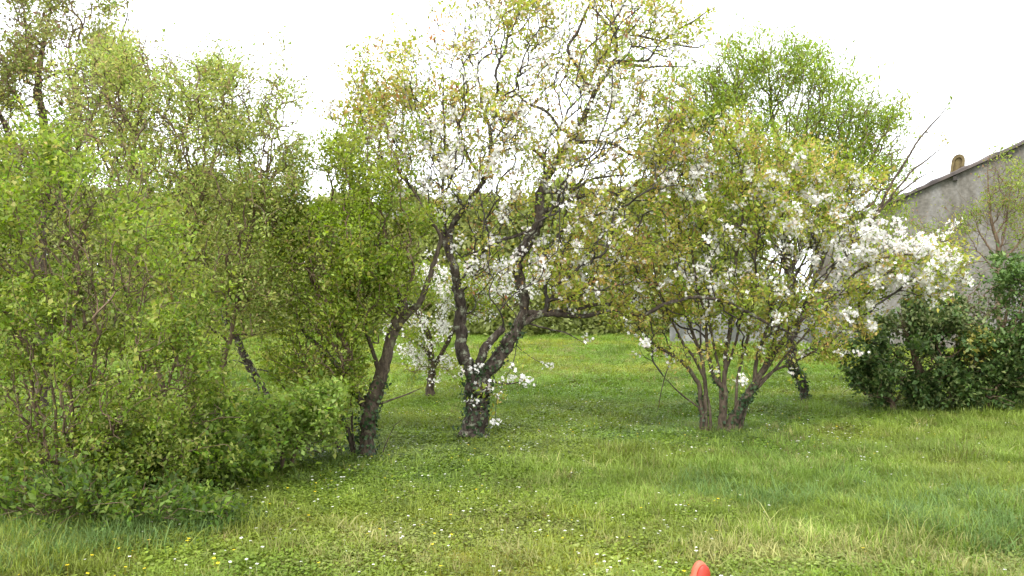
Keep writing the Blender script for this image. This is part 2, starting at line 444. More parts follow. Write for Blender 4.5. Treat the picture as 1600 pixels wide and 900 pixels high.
def simple_material(name, c1, c2, scale, rough=0.85, bump=0.3, spec=0.3):
    m = bpy.data.materials.new(name); m.use_nodes = True
    n = m.node_tree; L = n.links; b = n.nodes['Principled BSDF']; b.inputs['Roughness'].default_value = rough; b.inputs['Specular IOR Level'].default_value = spec
    tc = n.nodes.new('ShaderNodeTexCoord'); t = n.nodes.new('ShaderNodeTexNoise'); t.inputs['Scale'].default_value = scale; t.inputs['Detail'].default_value = 6
    r = n.nodes.new('ShaderNodeValToRGB'); r.color_ramp.elements[0].color = (*c1, 1); r.color_ramp.elements[1].color = (*c2, 1)
    r.color_ramp.elements[0].position = .35; r.color_ramp.elements[1].position = .68
    bp = n.nodes.new('ShaderNodeBump'); bp.inputs['Strength'].default_value = bump; bp.inputs['Distance'].default_value = 0.02
    L.new(tc.outputs['Object'], t.inputs[0]); L.new(t.outputs[0], r.inputs[0]); L.new(r.outputs[0], b.inputs['Base Color'])
    L.new(t.outputs[0], bp.inputs['Height']); L.new(bp.outputs[0], b.inputs['Normal'])
    return m

M['render'] = render_wall_material()
M['tile'] = simple_material('dark_clay_tile', (0.05, 0.042, 0.04), (0.12, 0.10, 0.09), 3)
M['wood'] = simple_material('dark_weathered_wood', (0.025, 0.022, 0.02), (0.06, 0.052, 0.045), 8)
M['cowl'] = simple_material('mossy_clay', (0.07, 0.05, 0.025), (0.15, 0.115, 0.05), 9)
M['grey_wall'] = simple_material('lichened_grey_stone', (0.085, 0.088, 0.08), (0.21, 0.21, 0.20), 2.2, bump=.8)
M['dark'] = simple_material('soot', (0.015, 0.013, 0.012), (0.03, 0.027, 0.025), 9)

def box(x0, x1, y0, y1, z0, z1):
    v = [(x0, y0, z0), (x1, y0, z0), (x1, y1, z0), (x0, y1, z0), (x0, y0, z1), (x1, y0, z1), (x1, y1, z1), (x0, y1, z1)]
    f = [[0, 3, 2, 1], [4, 5, 6, 7], [0, 1, 5, 4], [1, 2, 6, 5], [2, 3, 7, 6], [3, 0, 4, 7]]
    return v, f

def build_barn():
    D = 28.0; phi = math.radians(27.5)          # the gable end faces the camera squarely
    ex = np.array([math.cos(phi), -math.sin(phi), 0]); ey = np.array([math.sin(phi), math.cos(phi), 0])
    o = P(1500, 470, D); o[2] = 0
    root = thing('stone_barn', 'grey rendered barn gable with dark roof edge behind the dark bush at right', 'barn', o)
    root.rotation_euler = (0, 0, -phi)
    def loc(px, py):                            # pixel -> local x, z on the gable plane
        v = FWD + np.array([1, 0, 0]) * (px - 800) / FPX - UPV * (py - 450) / FPX
        t = ((o - CAM) @ ey) / (v @ ey); p = CAM + v * t
        return (p - o) @ ex, p[2]
    ax, az = loc(1380, 324); bx, bz = loc(1600, 226); slope = (bz - az) / (bx - ax)
    xl = loc(1270, 470)[0]; zl = az - slope * (ax - xl)
    xr = xl + 17.0; xm = (xl + xr) / 2; zm = zl + slope * (xm - xl)
    y0, y1 = 0.0, 11.0
    v = [(xl, y0, -.3), (xr, y0, -.3), (xr, y0, zl), (xm, y0, zm), (xl, y0, zl)]
    v += [(a, y1, c) for a, b, c in v]
    f = [[0, 1, 2, 3, 4], [9, 8, 7, 6, 5], [0, 4, 9, 5], [1, 6, 7, 2], [0, 5, 6, 1], [4, 3, 8, 9], [3, 2, 7, 8]]
    mesh_obj('wall', v, f, M['render'], root, smooth=False)
    rs = np.random.RandomState(3)
    for s in (-1, 1):           # roof slopes of half-round tiles: corrugated sheet with thickness
        n = 96; vs, fs = [], []
        for layer in (0, 1):
            for i in range(n + 1):
                y = y0 - 0.22 + (y1 - y0 + 0.5) * i / n
                wav = 0.045 * abs(math.sin(math.pi * i / 2)) if layer == 1 else 0
                for j in range(41):
                    t = j / 40.0
                    x = xm + s * ((xm - xl) + 0.45) * t
                    z = zm - slope * abs(x - xm) + 0.006 + (0.085 if layer else 0.0) + wav + 0.012 * math.sin(t * 9 + 1) + (0.022 * (j % 2) + .016 * rs.normal()) * layer
                    vs.append((x, y, z))
        K = 41; N = (n + 1) * K
        for i in range(n):
            for j in range(K - 1):
                a = i * K + j
                fs.append([N + a, N + a + 1, N + a + K + 1, N + a + K]); fs.append([a, a + K, a + K + 1, a + 1])
        for j in range(K - 1):
            fs.append([j, j + 1, N + j + 1, N + j]); a = n * K + j; fs.append([a, N + a, N + a + 1, a + 1])
        for i in range(n):
            a = i * K + K - 1; fs.append([a, a + K, N + a + K, N + a])
        rf = mesh_obj('roof', vs, fs, M['tile'], root, smooth=False)
        if s == -1: leftroof = rf
    for px in (1406, 1494, 1580):       # purlin ends under the verge
        x = loc(px, 470)[0]; z = zm - slope * abs(x - xm) - 0.11
        v, f = box(x - .06, x + .06, y0 - .17, y0 - 0.002, z - .08, z + .07)
        mesh_obj('purlin', v, f, M['wood'], root, smooth=False)
    # rounded clay cowl on the left slope
    cx = loc(1497, 470)[0]; cz = zm - slope * (xm - cx) + .06
    W, H, T = 0.20, 0.62, 0.42; Y = .05
    prof = [(-W * 1.12, -0.15), (-W * 1.05, 0.1), (-W, H * .62)] + [(W * math.cos(a), H * .62 + (H * .38) * math.sin(a)) for a in np.linspace(math.pi, 0, 9)[1:-1]] + [(W, H * .62), (W * 1.05, 0.1), (W * 1.12, -0.15)]
    k = len(prof)
    v = [(cx + a + .1 * b, Y, cz + b) for a, b in prof] + [(cx + a + .1 * b, Y + T, cz + b) for a, b in prof]
    v += [(cx + a * .55 + .1 * b, Y, cz + .14 + b * .6) for a, b in prof] + [(cx + a * .55 + .1 * b, Y + .06, cz + .14 + b * .6) for a, b in prof]
    f = []
    for i in range(k):
        j = (i + 1) % k
        f.append([i, i + k, j + k, j]); f.append([i, j, j + 2 * k, i + 2 * k]); f.append([i + 2 * k, j + 2 * k, j + 3 * k, i + 3 * k])
    f.append([i + k for i in range(k)][::-1]); f.append([i + 3 * k for i in range(k)])
    mesh_obj('chimney_cowl', v, f, M['cowl'], leftroof, smooth=False)
    # low wall running left from the barn
    c0 = o + ex * xl; xa = P(1040, 470, 31)
    n = 30; vs, fs = [], []; dirv = (xa - c0); dirv[2] = 0; ln = np.linalg.norm(dirv); dirv /= ln; nv = np.array([-dirv[1], dirv[0], 0])
    for i in range(n + 1):
        p = c0 + dirv * (0.05 + (ln - .05) * i / n) + ey * .5; zt = 0.95 + 0.07 * math.sin(i * 1.1) + 0.05 * rs.normal()
        for (yy, zz) in ((-.25, -.3), (-.24, zt), (0, zt + 0.10), (.24, zt - 0.02), (.25, -.3)):
            q = p + nv * yy; vs.append((q[0], q[1], zz))
    for i in range(n):
        for j in range(4):
            a = i * 5 + j; fs.append([a, a + 1, a + 6, a + 5])
    fs.append([4, 3, 2, 1, 0]); a = n * 5; fs.append([a, a + 1, a + 2, a + 3, a + 4])
    w_ = mesh_obj('garden_wall', np.array(vs), fs, M['grey_wall'], None, (xa[0], xa[1], 0), smooth=False); w_.location = (xa[0], xa[1], 0)
    tag(w_, 'low grey wall glimpsed behind the multi-stemmed blossoming tree', 'wall')
build_barn()

# ------------------------------------------------------------------ far hedgerow
def far_hedge():
    rs = np.random.RandomState(21)
    n = 150000
    x = rs.uniform(-34, 12, n); q = rs.uniform(-1, 1, n)
    top = 5.0 + 3.8 * fnoise(x * 0.20 + 3, x * 0 + 1.3) + 1.6 * (vnoise(x * .8, x * 0 + 5.2) - .4)
    z = top * rs.rand(n) ** 0.9
    y = 41 + 3 * q * np.sqrt(np.clip(1.05 - (z / top), 0.05, 1))
    ln = rs.uniform(0.18, 0.36, n)
    lv, lf = leaf_geo(np.stack([x, y, z], 1), rs.normal(size=(n, 3)), rs.normal(size=(n, 3)) + [0, -.3, .8], ln, ln * .6)
    hue = fnoise(x * 0.35 + 9, z * .3 + 2)[:, None]
    c = (np.array([[0.17, 0.21, 0.055]]) * (1 - hue) + np.array([[0.33, 0.35, 0.13]]) * hue) * (1 + rs.normal(size=(n, 1)) * .2).clip(.4, 1.7)
    tag(mesh_obj('far_hedgerow', lv, lf, M['leaf'], None, None, np.repeat(c.clip(.004, .6), 4, 0)),
        'distant mixed green hedgerow closing the meadow behind the trees', 'hedge', kind='stuff')
far_hedge()

# ------------------------------------------------------------------ trees and shrubs
def stem(*p): return list(p)

SPRING = [(0.20, 0.265, 0.04, 3), (0.27, 0.32, 0.065, 2.2), (0.13, 0.19, 0.035, 1.0), (.29, .28, .08, .7)]
FRESH = [(0.23, 0.30, 0.05, 3), (0.29, 0.35, 0.075, 2), (0.16, 0.23, 0.04, 1)]
OLIVE = [(0.19, 0.23, 0.06, 3), (0.24, 0.265, 0.085, 2), (0.14, 0.19, 0.045, 1.5), (0.24, 0.18, 0.09, .6)]
BRONZE = [(0.36, 0.36, 0.08, 3), (0.28, 0.34, 0.065, 3), (0.42, 0.32, 0.12, 1.8), (0.34, 0.19, 0.095, .6)]
MIDGREEN = [(0.20, 0.27, 0.045, 3), (0.275, 0.335, 0.075, 3), (0.11, 0.165, 0.032, .9), (.30, .31, .09, 1.2)]
DARK = [(0.055, 0.10, 0.024, 3), (0.095, 0.15, 0.037, 2.2), (0.17, 0.21, 0.07, 1.2)]

# tall tree behind at far left
build_tree('background_tree', 'tall tree with sky showing through its crown in the top left corner', 'tree', (60, 640), 12.5,
    [[(60, 640, 13), (70, 500, 11), (60, 380, 10), (75, 250, 8), (60, 130, 6), (80, 10, 4)], [(62, 360, 7), (120, 240, 5), (170, 120, 4), (200, 20, 3)], [(64, 300, 6), (0, 180, 5), (-60, 60, 3)]],
    [(60, 60, 110, 110, 1.3), (0, 160, 100, 90, 1.2), (170, 80, 70, 80, 1.0), (130, 200, 120, 80, 1.0), (-60, 40, 90, 140, 1.3), (80, -60, 130, 90, 1.2), (30, 260, 120, 60, 1)],
    1300, 38000, (0.058, 0.55), [(0.24, 0.27, 0.08, 3), (0.30, 0.31, 0.11, 2), (0.2, 0.13, 0.09, 1.2)], 'bark_brown', 'twig_brown', 11, blossom=None, spread=0.09, gaps=.5, tip_r=.0042)

# big near thicket shrub, left edge
build_tree('tall_shrub', 'tall dense leafy shrub filling the left edge with many brown stems', 'shrub', (110, 800), 6.6,
    [[(120, 800, 9), (118, 700, 7), (110, 560, 6), (120, 420, 5), (95, 300, 3)],
     [(80, 805, 7), (60, 690, 6), (45, 540, 5), (20, 380, 3)], [(60, 800, 6), (30, 720, 5), (-20, 600, 4), (-60, 450, 3)],
     [(140, 800, 6), (170, 690, 5), (190, 540, 4), (215, 400, 3)], [(150, 795, 6), (215, 700, 5), (262, 590, 4), (300, 470, 3)],
     [(100, 790, 5), (135, 640, 4), (160, 470, 3), (165, 330, 2.5)], [(95, 800, 5), (85, 600, 4), (70, 430, 3), (45, 300, 2)]],
    [(50, 300, 120, 90, .9), (130, 400, 150, 130, .9), (30, 500, 110, 130, .9), (230, 470, 110, 140, .9), (120, 600, 170, 110, 1.0), (30, 690, 90, 90, .8), (250, 650, 110, 90, .8), (-60, 400, 80, 200, .9), (310, 560, 60, 110, .6), (80, 760, 130, 45, .5), (60, 230, 90, 50, .7), (160, 290, 100, 60, .8), (30, 790, 90, 40, .5), (180, 700, 120, 60, .7), (280, 720, 80, 50, .6), (100, 680, 100, 60, .7)],
    3700, 62000, (0.035, 0.60), MIDGREEN, 'twig_brown', 'twig_brown', 12, bf=0.45, names=('stem', 'stem'), spread=0.045, gaps=.5, tip_r=0.0023, rexp=.44, floor=.12, per=6, limb_scale=(.55, .5))

# arching twiggy shrub right of it and further back
build_tree('arching_shrub', 'tall arching twiggy shrub with small yellow-green leaves against the sky', 'shrub', (300, 715), 8.6,
    [[(300, 715, 10), (295, 600, 8), (280, 480, 7), (300, 360, 5), (330, 250, 3), (350, 170, 2)],
     [(285, 715, 8), (250, 600, 7), (215, 470, 6), (200, 340, 4), (210, 220, 3), (230, 130, 2)],
     [(315, 715, 8), (345, 600, 6), (370, 480, 5), (390, 360, 4), (420, 260, 2.5), (435, 190, 2)],
     [(290, 600, 5), (255, 470, 4), (262, 330, 3), (285, 200, 2)]],
    [(250, 170, 110, 90, 1.1), (340, 170, 90, 85, 1.0), (400, 200, 70, 90, .8), (180, 190, 80, 70, 1), (230, 290, 110, 80, 1.1), (330, 300, 100, 80, 1.1), (400, 330, 60, 70, .8), (330, 420, 110, 80, 1), (400, 450, 60, 80, .8), (240, 400, 90, 90, 1), (150, 130, 80, 60, .8), (200, 90, 60, 50, .7), (310, 120, 110, 40, .8), (430, 290, 50, 60, .6), (440, 130, 30, 40, .5), (455, 310, 45, 50, .6), (460, 240, 30, 50, .5, 1500)],
    2900, 66000, (0.036, 0.50), [(0.30, 0.35, 0.095, 3), (0.37, 0.40, 0.13, 2.4), (0.20, 0.26, 0.06, 1.3), (0.34, 0.27, 0.14, .7)], 'twig_brown', 'twig_brown', 13, bf=0.3, names=('stem', 'stem'), spread=0.06, sag=0.12, gaps=.44, tip_r=0.0036, rexp=.42,
    spike=[(250, 40), (262, 62), (330, 62), (358, 70), (405, 60), (440, 60), (445, 92), (470, 130), (310, 75), (230, 60), (478, 150)])

# leaning sapling trunk
build_tree('leaning_tree', 'slender dark trunk leaning left under the shrubs, with a few twigs', 'tree', (440, 668), 10.6,
    [[(441, 668, 7), (425, 632, 6.5), (406, 596, 7), (388, 566, 7), (368, 530, 6), (350, 495, 5), (338, 450, 4), (320, 410, 3)],
     [(392, 572, 2), (360, 565, 1.6), (340, 590, 1.2)], [(395, 575, 2), (425, 580, 1.6), (465, 585, 1.2)], [(350, 500, 3), (380, 440, 2.2), (400, 380, 1.6)]],
    [(340, 420, 70, 60, .8), (400, 430, 60, 60, .7), (380, 500, 50, 30, .6)],
    240, 9000, (0.04, .55), SPRING, 'bark_cherry', 'twig_brown', 14, spread=.07)
for k, (bx, by, d, pts, lab) in enumerate([
    (328, 640, 12.5, [(330, 640, 3.4), (332, 600, 3), (322, 565, 2.6), (312, 530, 2)], 'thin dark bare sapling left of the leaning trunk'),
    (346, 655, 11.5, [(346, 655, 3), (347, 600, 2.6), (346, 560, 2.4), (355, 535, 1.6)], 'thin upright sapling directly left of the leaning trunk, nearest to it'),
    (308, 665, 11.0, [(311, 668, 2.5), (308, 630, 2.2), (302, 610, 1.8)], 'short dead stem left of the two thin saplings')]):
    build_tree('sapling', lab, 'sapling', (bx, by), d, [pts], [(pts[-1][0], pts[-1][1] - 5, 22, 26, .3)], 14, 160, (0.035, .55), SPRING, 'bark_brown', 'twig_brown', 30 + k, group='thin saplings by the leaning trunk', names=('stem', 'stem'))

# elder-like green tree
build_tree('green_tree', 'dense green leafy tree with a dark forked trunk left of the blossoming cherry', 'tree', (572, 715), 8.7,
    [[(572, 716, 20), (574, 680, 18), (578, 640, 17), (588, 600, 16), (602, 560, 14), (614, 522, 13), (626, 492, 12), (632, 474, 10)],
     [(618, 515, 9), (640, 488, 9), (658, 466, 8), (672, 435, 7), (684, 395, 6), (688, 365, 5), (670, 335, 4), (645, 300, 3)],
     [(570, 640, 10), (552, 605, 9), (530, 572, 8), (505, 548, 7), (478, 520, 5), (455, 470, 4)],
     [(558, 708, 6), (540, 660, 6), (520, 625, 5), (490, 590, 4), (462, 545, 3)],
     [(552, 712, 4), (520, 682, 4), (498, 655, 3.5), (460, 620, 2.5)],
     [(556, 712, 3), (553, 670, 3), (551, 630, 2.5), (540, 580, 2)],
     [(592, 632, 2.6), (615, 624, 2.2), (640, 612, 1.8), (664, 602, 1.4)],
     [(630, 478, 7), (610, 430, 6), (590, 380, 5), (560, 340, 3)], [(595, 590, 6), (570, 520, 5), (545, 450, 4), (520, 390, 3)],
     [(588, 690, 1.4), (605, 672, 1.2), (628, 655, 1)]],
    [(545, 390, 95, 70, .9), (490, 450, 60, 80, .8), (590, 440, 65, 60, .8), (545, 320, 60, 32, .5), (530, 250, 60, 50, .6, 2000), (590, 220, 60, 40, .6, 1600), (625, 350, 55, 50, .6), (470, 370, 50, 60, .7), (530, 500, 70, 60, .8), (600, 280, 60, 40, .6), (470, 560, 55, 60, .7), (620, 400, 50, 50, .6), (500, 610, 45, 45, .5), (530, 560, 40, 40, .4), (525, 650, 40, 45, .5), (545, 600, 35, 40, .5, 1300)],
    2200, 44000, (0.041, 0.55), SPRING, 'bark_brown', 'twig_brown', 15, limb_scale=(.68, .6), blunt=(0,), ivy=[(0, 0.02, 0.5, 420), (2, 0, .6, 140), (3, 0, .6, 80)], spread=.05, gaps=.47, tip_r=.0027, floor=.22,
    extra=[(545, 322, 62, 36, (0.24, 0.33, 0.04), .7), (540, 250, 90, 70, (.29, .33, .07), .5)])

# low leafy shrubs under / left of it
build_tree('low_shrub', 'low shrub of pale green leaf sprays left of the forked dark trunk', 'shrub', (430, 730), 8.0,
    [[(440, 738, 4), (440, 700, 3.5), (430, 660, 3), (415, 620, 2)], [(445, 736, 4), (470, 690, 3), (488, 650, 2.4)], [(432, 738, 3), (405, 705, 3), (385, 680, 2)]],
    [(440, 650, 70, 50, .6), (480, 690, 50, 45, .5), (500, 640, 50, 45, .5), (400, 700, 60, 45, .6), (490, 640, 40, 45, .5), (360, 670, 50, 50, .6)],
    420, 9000, (0.05, .6), [(0.24, 0.33, 0.07, 3), (0.30, 0.37, 0.10, 2), (0.14, 0.21, 0.04, 1)], 'twig_brown', 'twig_brown', 16, names=('stem', 'stem'), spread=.05, gaps=.5)
build_tree('bramble_shrub', 'sprawling green shrub spreading over the grass at the foot of the left thicket', 'shrub', (270, 770), 7.1,
    [[(270, 775, 4), (290, 730, 3.5), (320, 690, 3), (350, 650, 2)], [(262, 775, 4), (230, 735, 3), (210, 700, 2)], [(280, 776, 4), (330, 740, 3), (375, 715, 2)]],
    [(300, 690, 90, 60, .7), (230, 740, 80, 45, .6), (350, 720, 60, 40, .5), (160, 780, 90, 45, .5), (60, 790, 90, 40, .5)],
    600, 15000, (0.052, .6), [(0.17, 0.25, 0.045, 3), (0.22, 0.29, 0.06, 2), (0.09, 0.14, 0.03, 1.5)], 'twig_brown', 'twig_brown', 17, names=('stem', 'stem'), spread=.05, gaps=.5)

build_tree('leafy_weed_clump', 'low clump of dark leafy weeds at the bottom left below the tall shrub', 'weeds', (140, 835), 5.95,
    [[(140, 838, 3), (150, 800, 2.4), (170, 760, 1.6)], [(90, 838, 3), (70, 800, 2.4), (50, 765, 1.6)], [(30, 838, 3), (15, 800, 2.4), (-10, 770, 1.6)], [(220, 836, 3), (250, 800, 2.2), (275, 770, 1.6)], [(180, 838, 3), (205, 795, 2)]],
    [(140, 800, 110, 40, .5), (30, 800, 90, 45, .5), (250, 790, 80, 40, .5), (80, 760, 90, 40, .4), (330, 790, 50, 25, .4)],
    420, 4600, (0.05, .45), [(0.12, 0.19, 0.035, 3), (0.17, 0.23, 0.045, 2), (0.07, 0.11, 0.03, 1.5)], 'twig_brown', 'twig_brown', 25, names=('stem', 'stem'), spread=.045, gaps=.5, bf=.6, up=.5)

# far blossoming tree behind, between the two trunks
build_tree('small_blossoming_tree', 'small white blossoming tree with a short dark trunk, between the two dark trunks', 'tree', (672, 624), 13.8,
    [[(672, 624, 8), (673, 605, 7.5), (675, 585, 7), (674, 560, 6), (665, 520, 6), (640, 470, 4)], [(675, 580, 6), (700, 530, 5), (735, 470, 4), (760, 420, 3)], [(674, 560, 5), (655, 540, 4), (620, 520, 3)]],
    [(650, 520, 50, 55, .8), (690, 540, 45, 45, .8), (670, 440, 60, 60, .9), (750, 450, 60, 60, 1), (640, 575, 30, 20, .5), (820, 440, 60, 50, .8), (690, 580, 35, 20, .5)],
    500, 9000, (0.05, .5), SPRING, 'bark_brown', 'twig_brown', 18, blossom=dict(n=850, per=5, size=0.045, where=[(650, 520, 80, 60, 1), (700, 450, 80, 80, 1)], base=.3, spread=.05))

# the blossoming cherry
build_tree('cherry_tree', 'tall old blossoming cherry with ivy-clad trunk forking low, in the middle', 'tree', (742, 686), 9.9,
    [[(742, 688, 20), (741, 660, 19), (743, 630, 19), (745, 605, 20), (748, 585, 21), (752, 572, 15)],
     [(742, 592, 19), (729, 560, 19), (722, 528, 17), (719, 495, 16), (716, 460, 15), (708, 420, 13), (699, 388, 11), (710, 350, 8), (735, 312, 7), (757, 280, 6), (765, 245, 6), (763, 205, 5), (752, 160, 4), (745, 110, 3)],
     [(755, 585, 19), (775, 562, 19), (797, 532, 18), (813, 508, 17), (821, 482, 15), (814, 445, 14), (806, 412, 16), (818, 384, 16), (836, 357, 15), (844, 325, 15), (848, 295, 13), (863, 265, 11), (880, 238, 10), (897, 216, 8), (911, 182, 7), (925, 150, 6.5), (942, 120, 6), (959, 95, 6), (963, 66, 5), (959, 43, 4), (930, 14, 3), (905, -25, 2.5)],
     [(748, 578, 12, -.1), (757, 550, 12, -.15), (768, 530, 11, -.2), (784, 512, 9, -.25)],
     [(812, 508, 10), (835, 497, 9), (858, 491, 8), (885, 493, 8), (915, 495, 7), (955, 486, 5.5), (1000, 490, 5), (1040, 474, 5), (1086, 464, 5), (1120, 470, 5), (1152, 481, 4.6), (1185, 496, 4.2), (1216, 513, 3.6), (1262, 530, 2.6)],
     [(822, 488, 8), (850, 487, 6), (885, 484, 5), (930, 478, 5), (985, 474, 4), (1000, 440, 3.5), (990, 410, 3)],
     [(699, 390, 7), (687, 360, 6), (662, 325, 5), (640, 293, 4.5), (612, 258, 4), (585, 232, 3), (560, 190, 2)],
     [(925, 148, 4.5), (905, 112, 4), (887, 76, 4), (905, 40, 4), (924, 2, 3.5), (935, -40, 2.5)],
     [(962, 98, 4), (985, 94, 3.5), (1011, 94, 3.5), (1037, 64, 3), (1086, 32, 2.4), (1127, 6, 1.6)],
     [(964, 60, 3), (982, 55, 3), (1034, 62, 2.4), (1092, 72, 1.8), (1115, 52, 1.2)],
     [(962, 99, 3), (1000, 103, 3), (1031, 104, 2.4), (1083, 101, 1.6)],
     [(897, 222, 6), (930, 222, 5), (960, 230, 4.5), (985, 242, 4), (1030, 262, 3)],
     [(900, 214, 5), (875, 199, 4.5), (850, 172, 4), (820, 160, 3), (790, 120, 2)],
     [(848, 300, 6), (885, 300, 5), (930, 280, 4), (985, 270, 3)], [(842, 335, 6), (890, 315, 5), (940, 300, 4), (990, 310, 3)],
     [(838, 358, 6), (800, 370, 5), (760, 385, 4), (720, 400, 3)], [(862, 268, 5), (840, 235, 4.5), (800, 215, 4), (770, 200, 3)],
     [(708, 420, 6), (695, 340, 5), (693, 250, 4), (692, 170, 3), (690, 90, 2)], [(757, 285, 5), (730, 240, 4), (715, 190, 3), (700, 140, 2)],
     [(825, 505, 3), (850, 512, 2.6), (880, 520, 2.2), (920, 541, 1.5)], [(750, 590, 3), (790, 600, 2.4), (825, 594, 1.6)]],
    [(600, 200, 70, 70, .9), (690, 200, 80, 90, 1.1), (780, 180, 80, 90, 1.1), (860, 100, 80, 80, 1.1), (960, 110, 80, 90, 1.1), (960, 220, 90, 70, 1.1), (870, 250, 80, 70, 1), (720, 290, 80, 60, 1),
     (950, 330, 100, 75, 1), (940, 420, 100, 65, .9), (1040, 230, 60, 80, .8), (900, 460, 60, 30, .6), (780, 330, 60, 60, .9), (760, 420, 60, 55, .8), (860, 400, 60, 50, .8), (640, 270, 60, 50, .8), (960, -10, 110, 80, 1.1), (800, 10, 90, 80, 1), (1050, 60, 60, 50, .7), (980, 490, 40, 30, .5), (1000, 400, 50, 50, .7), (630, 120, 80, 70, .7, 4500), (720, 90, 70, 80, .7, 4500), (560, 160, 50, 60, .6, 2500)],
    3800, 37000, (0.050, 0.5), BRONZE, 'bark_cherry', 'twig_grey', 19, bf=0.38, low_pen=1.6, tip_r=0.0032, rexp=.40, spread=.06, gaps=.5, per=6, lump=.16, limbk=12, limb_scale=(.9, .55), blunt=(3,), floor=.35,
    blossom=dict(n=1700, per=5, size=0.047, base=.4, spread=.03, where=[(700, 240, 90, 70, 1), (800, 250, 90, 80, 1), (720, 400, 80, 60, .8), (850, 430, 70, 40, .9), (900, 330, 90, 60, .6), (900, 120, 90, 80, .35), (620, 240, 60, 60, .6)],
        at=[(620, 335, 8, 26, -.5), (592, 266, 7, 18, -.4), (740, 627, 6, 16, -.2), (762, 605, 8, 20, -.25), (790, 590, 10, 24, -.1), (820, 596, 7, 30, 0), (775, 660, 6, 14, -.2), (778, 618, 4, 8, -.1), (915, 530, 5, 14, 0), (860, 572, 3, 6, 0), (800, 572, 4, 8, 0), (745, 575, 8, 16, -.3), (1008, 536, 6, 22, -.3)]),
    spike=[(520, 105), (545, 62), (555, 120), (575, 100), (603, 15), (612, 60), (650, 5), (660, 40), (690, 60), (705, 75), (742, 20), (770, -10), (520, 190), (640, 80), (600, 60), (628, 100), (672, 20), (715, 30), (730, 60), (760, 30), (585, 60), (560, 85), (700, 10), (790, -20), (735, -10), (530, 130), (570, 50), (620, 30), (680, -5), (725, 5), (755, 55), (780, 20), (645, 55), (590, 130), (1070, 15), (1060, 80), (1105, 45), (1110, 20), (1125, 70), (1100, 110)],
    ivy=[(0, 0.05, 1, 620), (2, 0, .16, 200), (3, 0, .5, 60)])

# bright green tree behind the right hand cherry
build_tree('willow_tree', 'bright fresh green upright tree behind the blossoming tree on the right', 'tree', (1257, 632), 13.1,
    [[(1258, 634, 8), (1257, 610, 7.5), (1250, 588, 8), (1240, 570, 8), (1235, 540, 9), (1240, 480, 8), (1230, 400, 7), (1225, 300, 6), (1210, 200, 4), (1200, 110, 2)],
     [(1235, 540, 7), (1270, 450, 6), (1300, 350, 5), (1320, 250, 4), (1330, 160, 2)], [(1230, 420, 6), (1190, 330, 5), (1160, 240, 4), (1150, 150, 2)],
     [(1238, 480, 5), (1280, 380, 4), (1270, 260, 3), (1265, 150, 2)]],
    [(1160, 170, 60, 80, .9), (1205, 95, 55, 55, .7), (1320, 195, 70, 85, .9), (1255, 190, 60, 80, .9), (1115, 190, 45, 60, .8), (1360, 230, 40, 60, .7), (1280, 300, 90, 60, 1), (1180, 270, 90, 60, 1), (1290, 140, 40, 45, .5), (1370, 170, 40, 40, .4), (1080, 170, 40, 60, .6), (1230, 250, 110, 70, 1), (1390, 260, 45, 60, .5), (1340, 310, 80, 70, .8), (1130, 120, 40, 60, .5), (1200, 330, 110, 70, 1), (1100, 290, 60, 70, .8), (1060, 210, 45, 70, .6), (1150, 110, 50, 60, .6), (1250, 110, 50, 60, .6), (1085, 140, 45, 60, .6), (1040, 250, 50, 60, .6), (1380, 200, 50, 70, .6)],
    2900, 60000, (0.062, 0.32), FRESH, 'bark_cherry', 'twig_brown', 20, bf=.6, spread=.09, up=.6, gaps=.45, tip_r=.0044, rexp=.42, floor=.25, ivy=[(0, 0, .16, 420)],
    spike=[(1195, 48), (1215, 42), (1225, 55), (1180, 70), (1160, 60), (1255, 80), (1280, 88), (1285, 95), (1332, 85), (1333, 100), (1375, 112), (1240, 85), (1140, 80), (1412, 145), (1418, 160), (1300, 100), (1400, 180)])

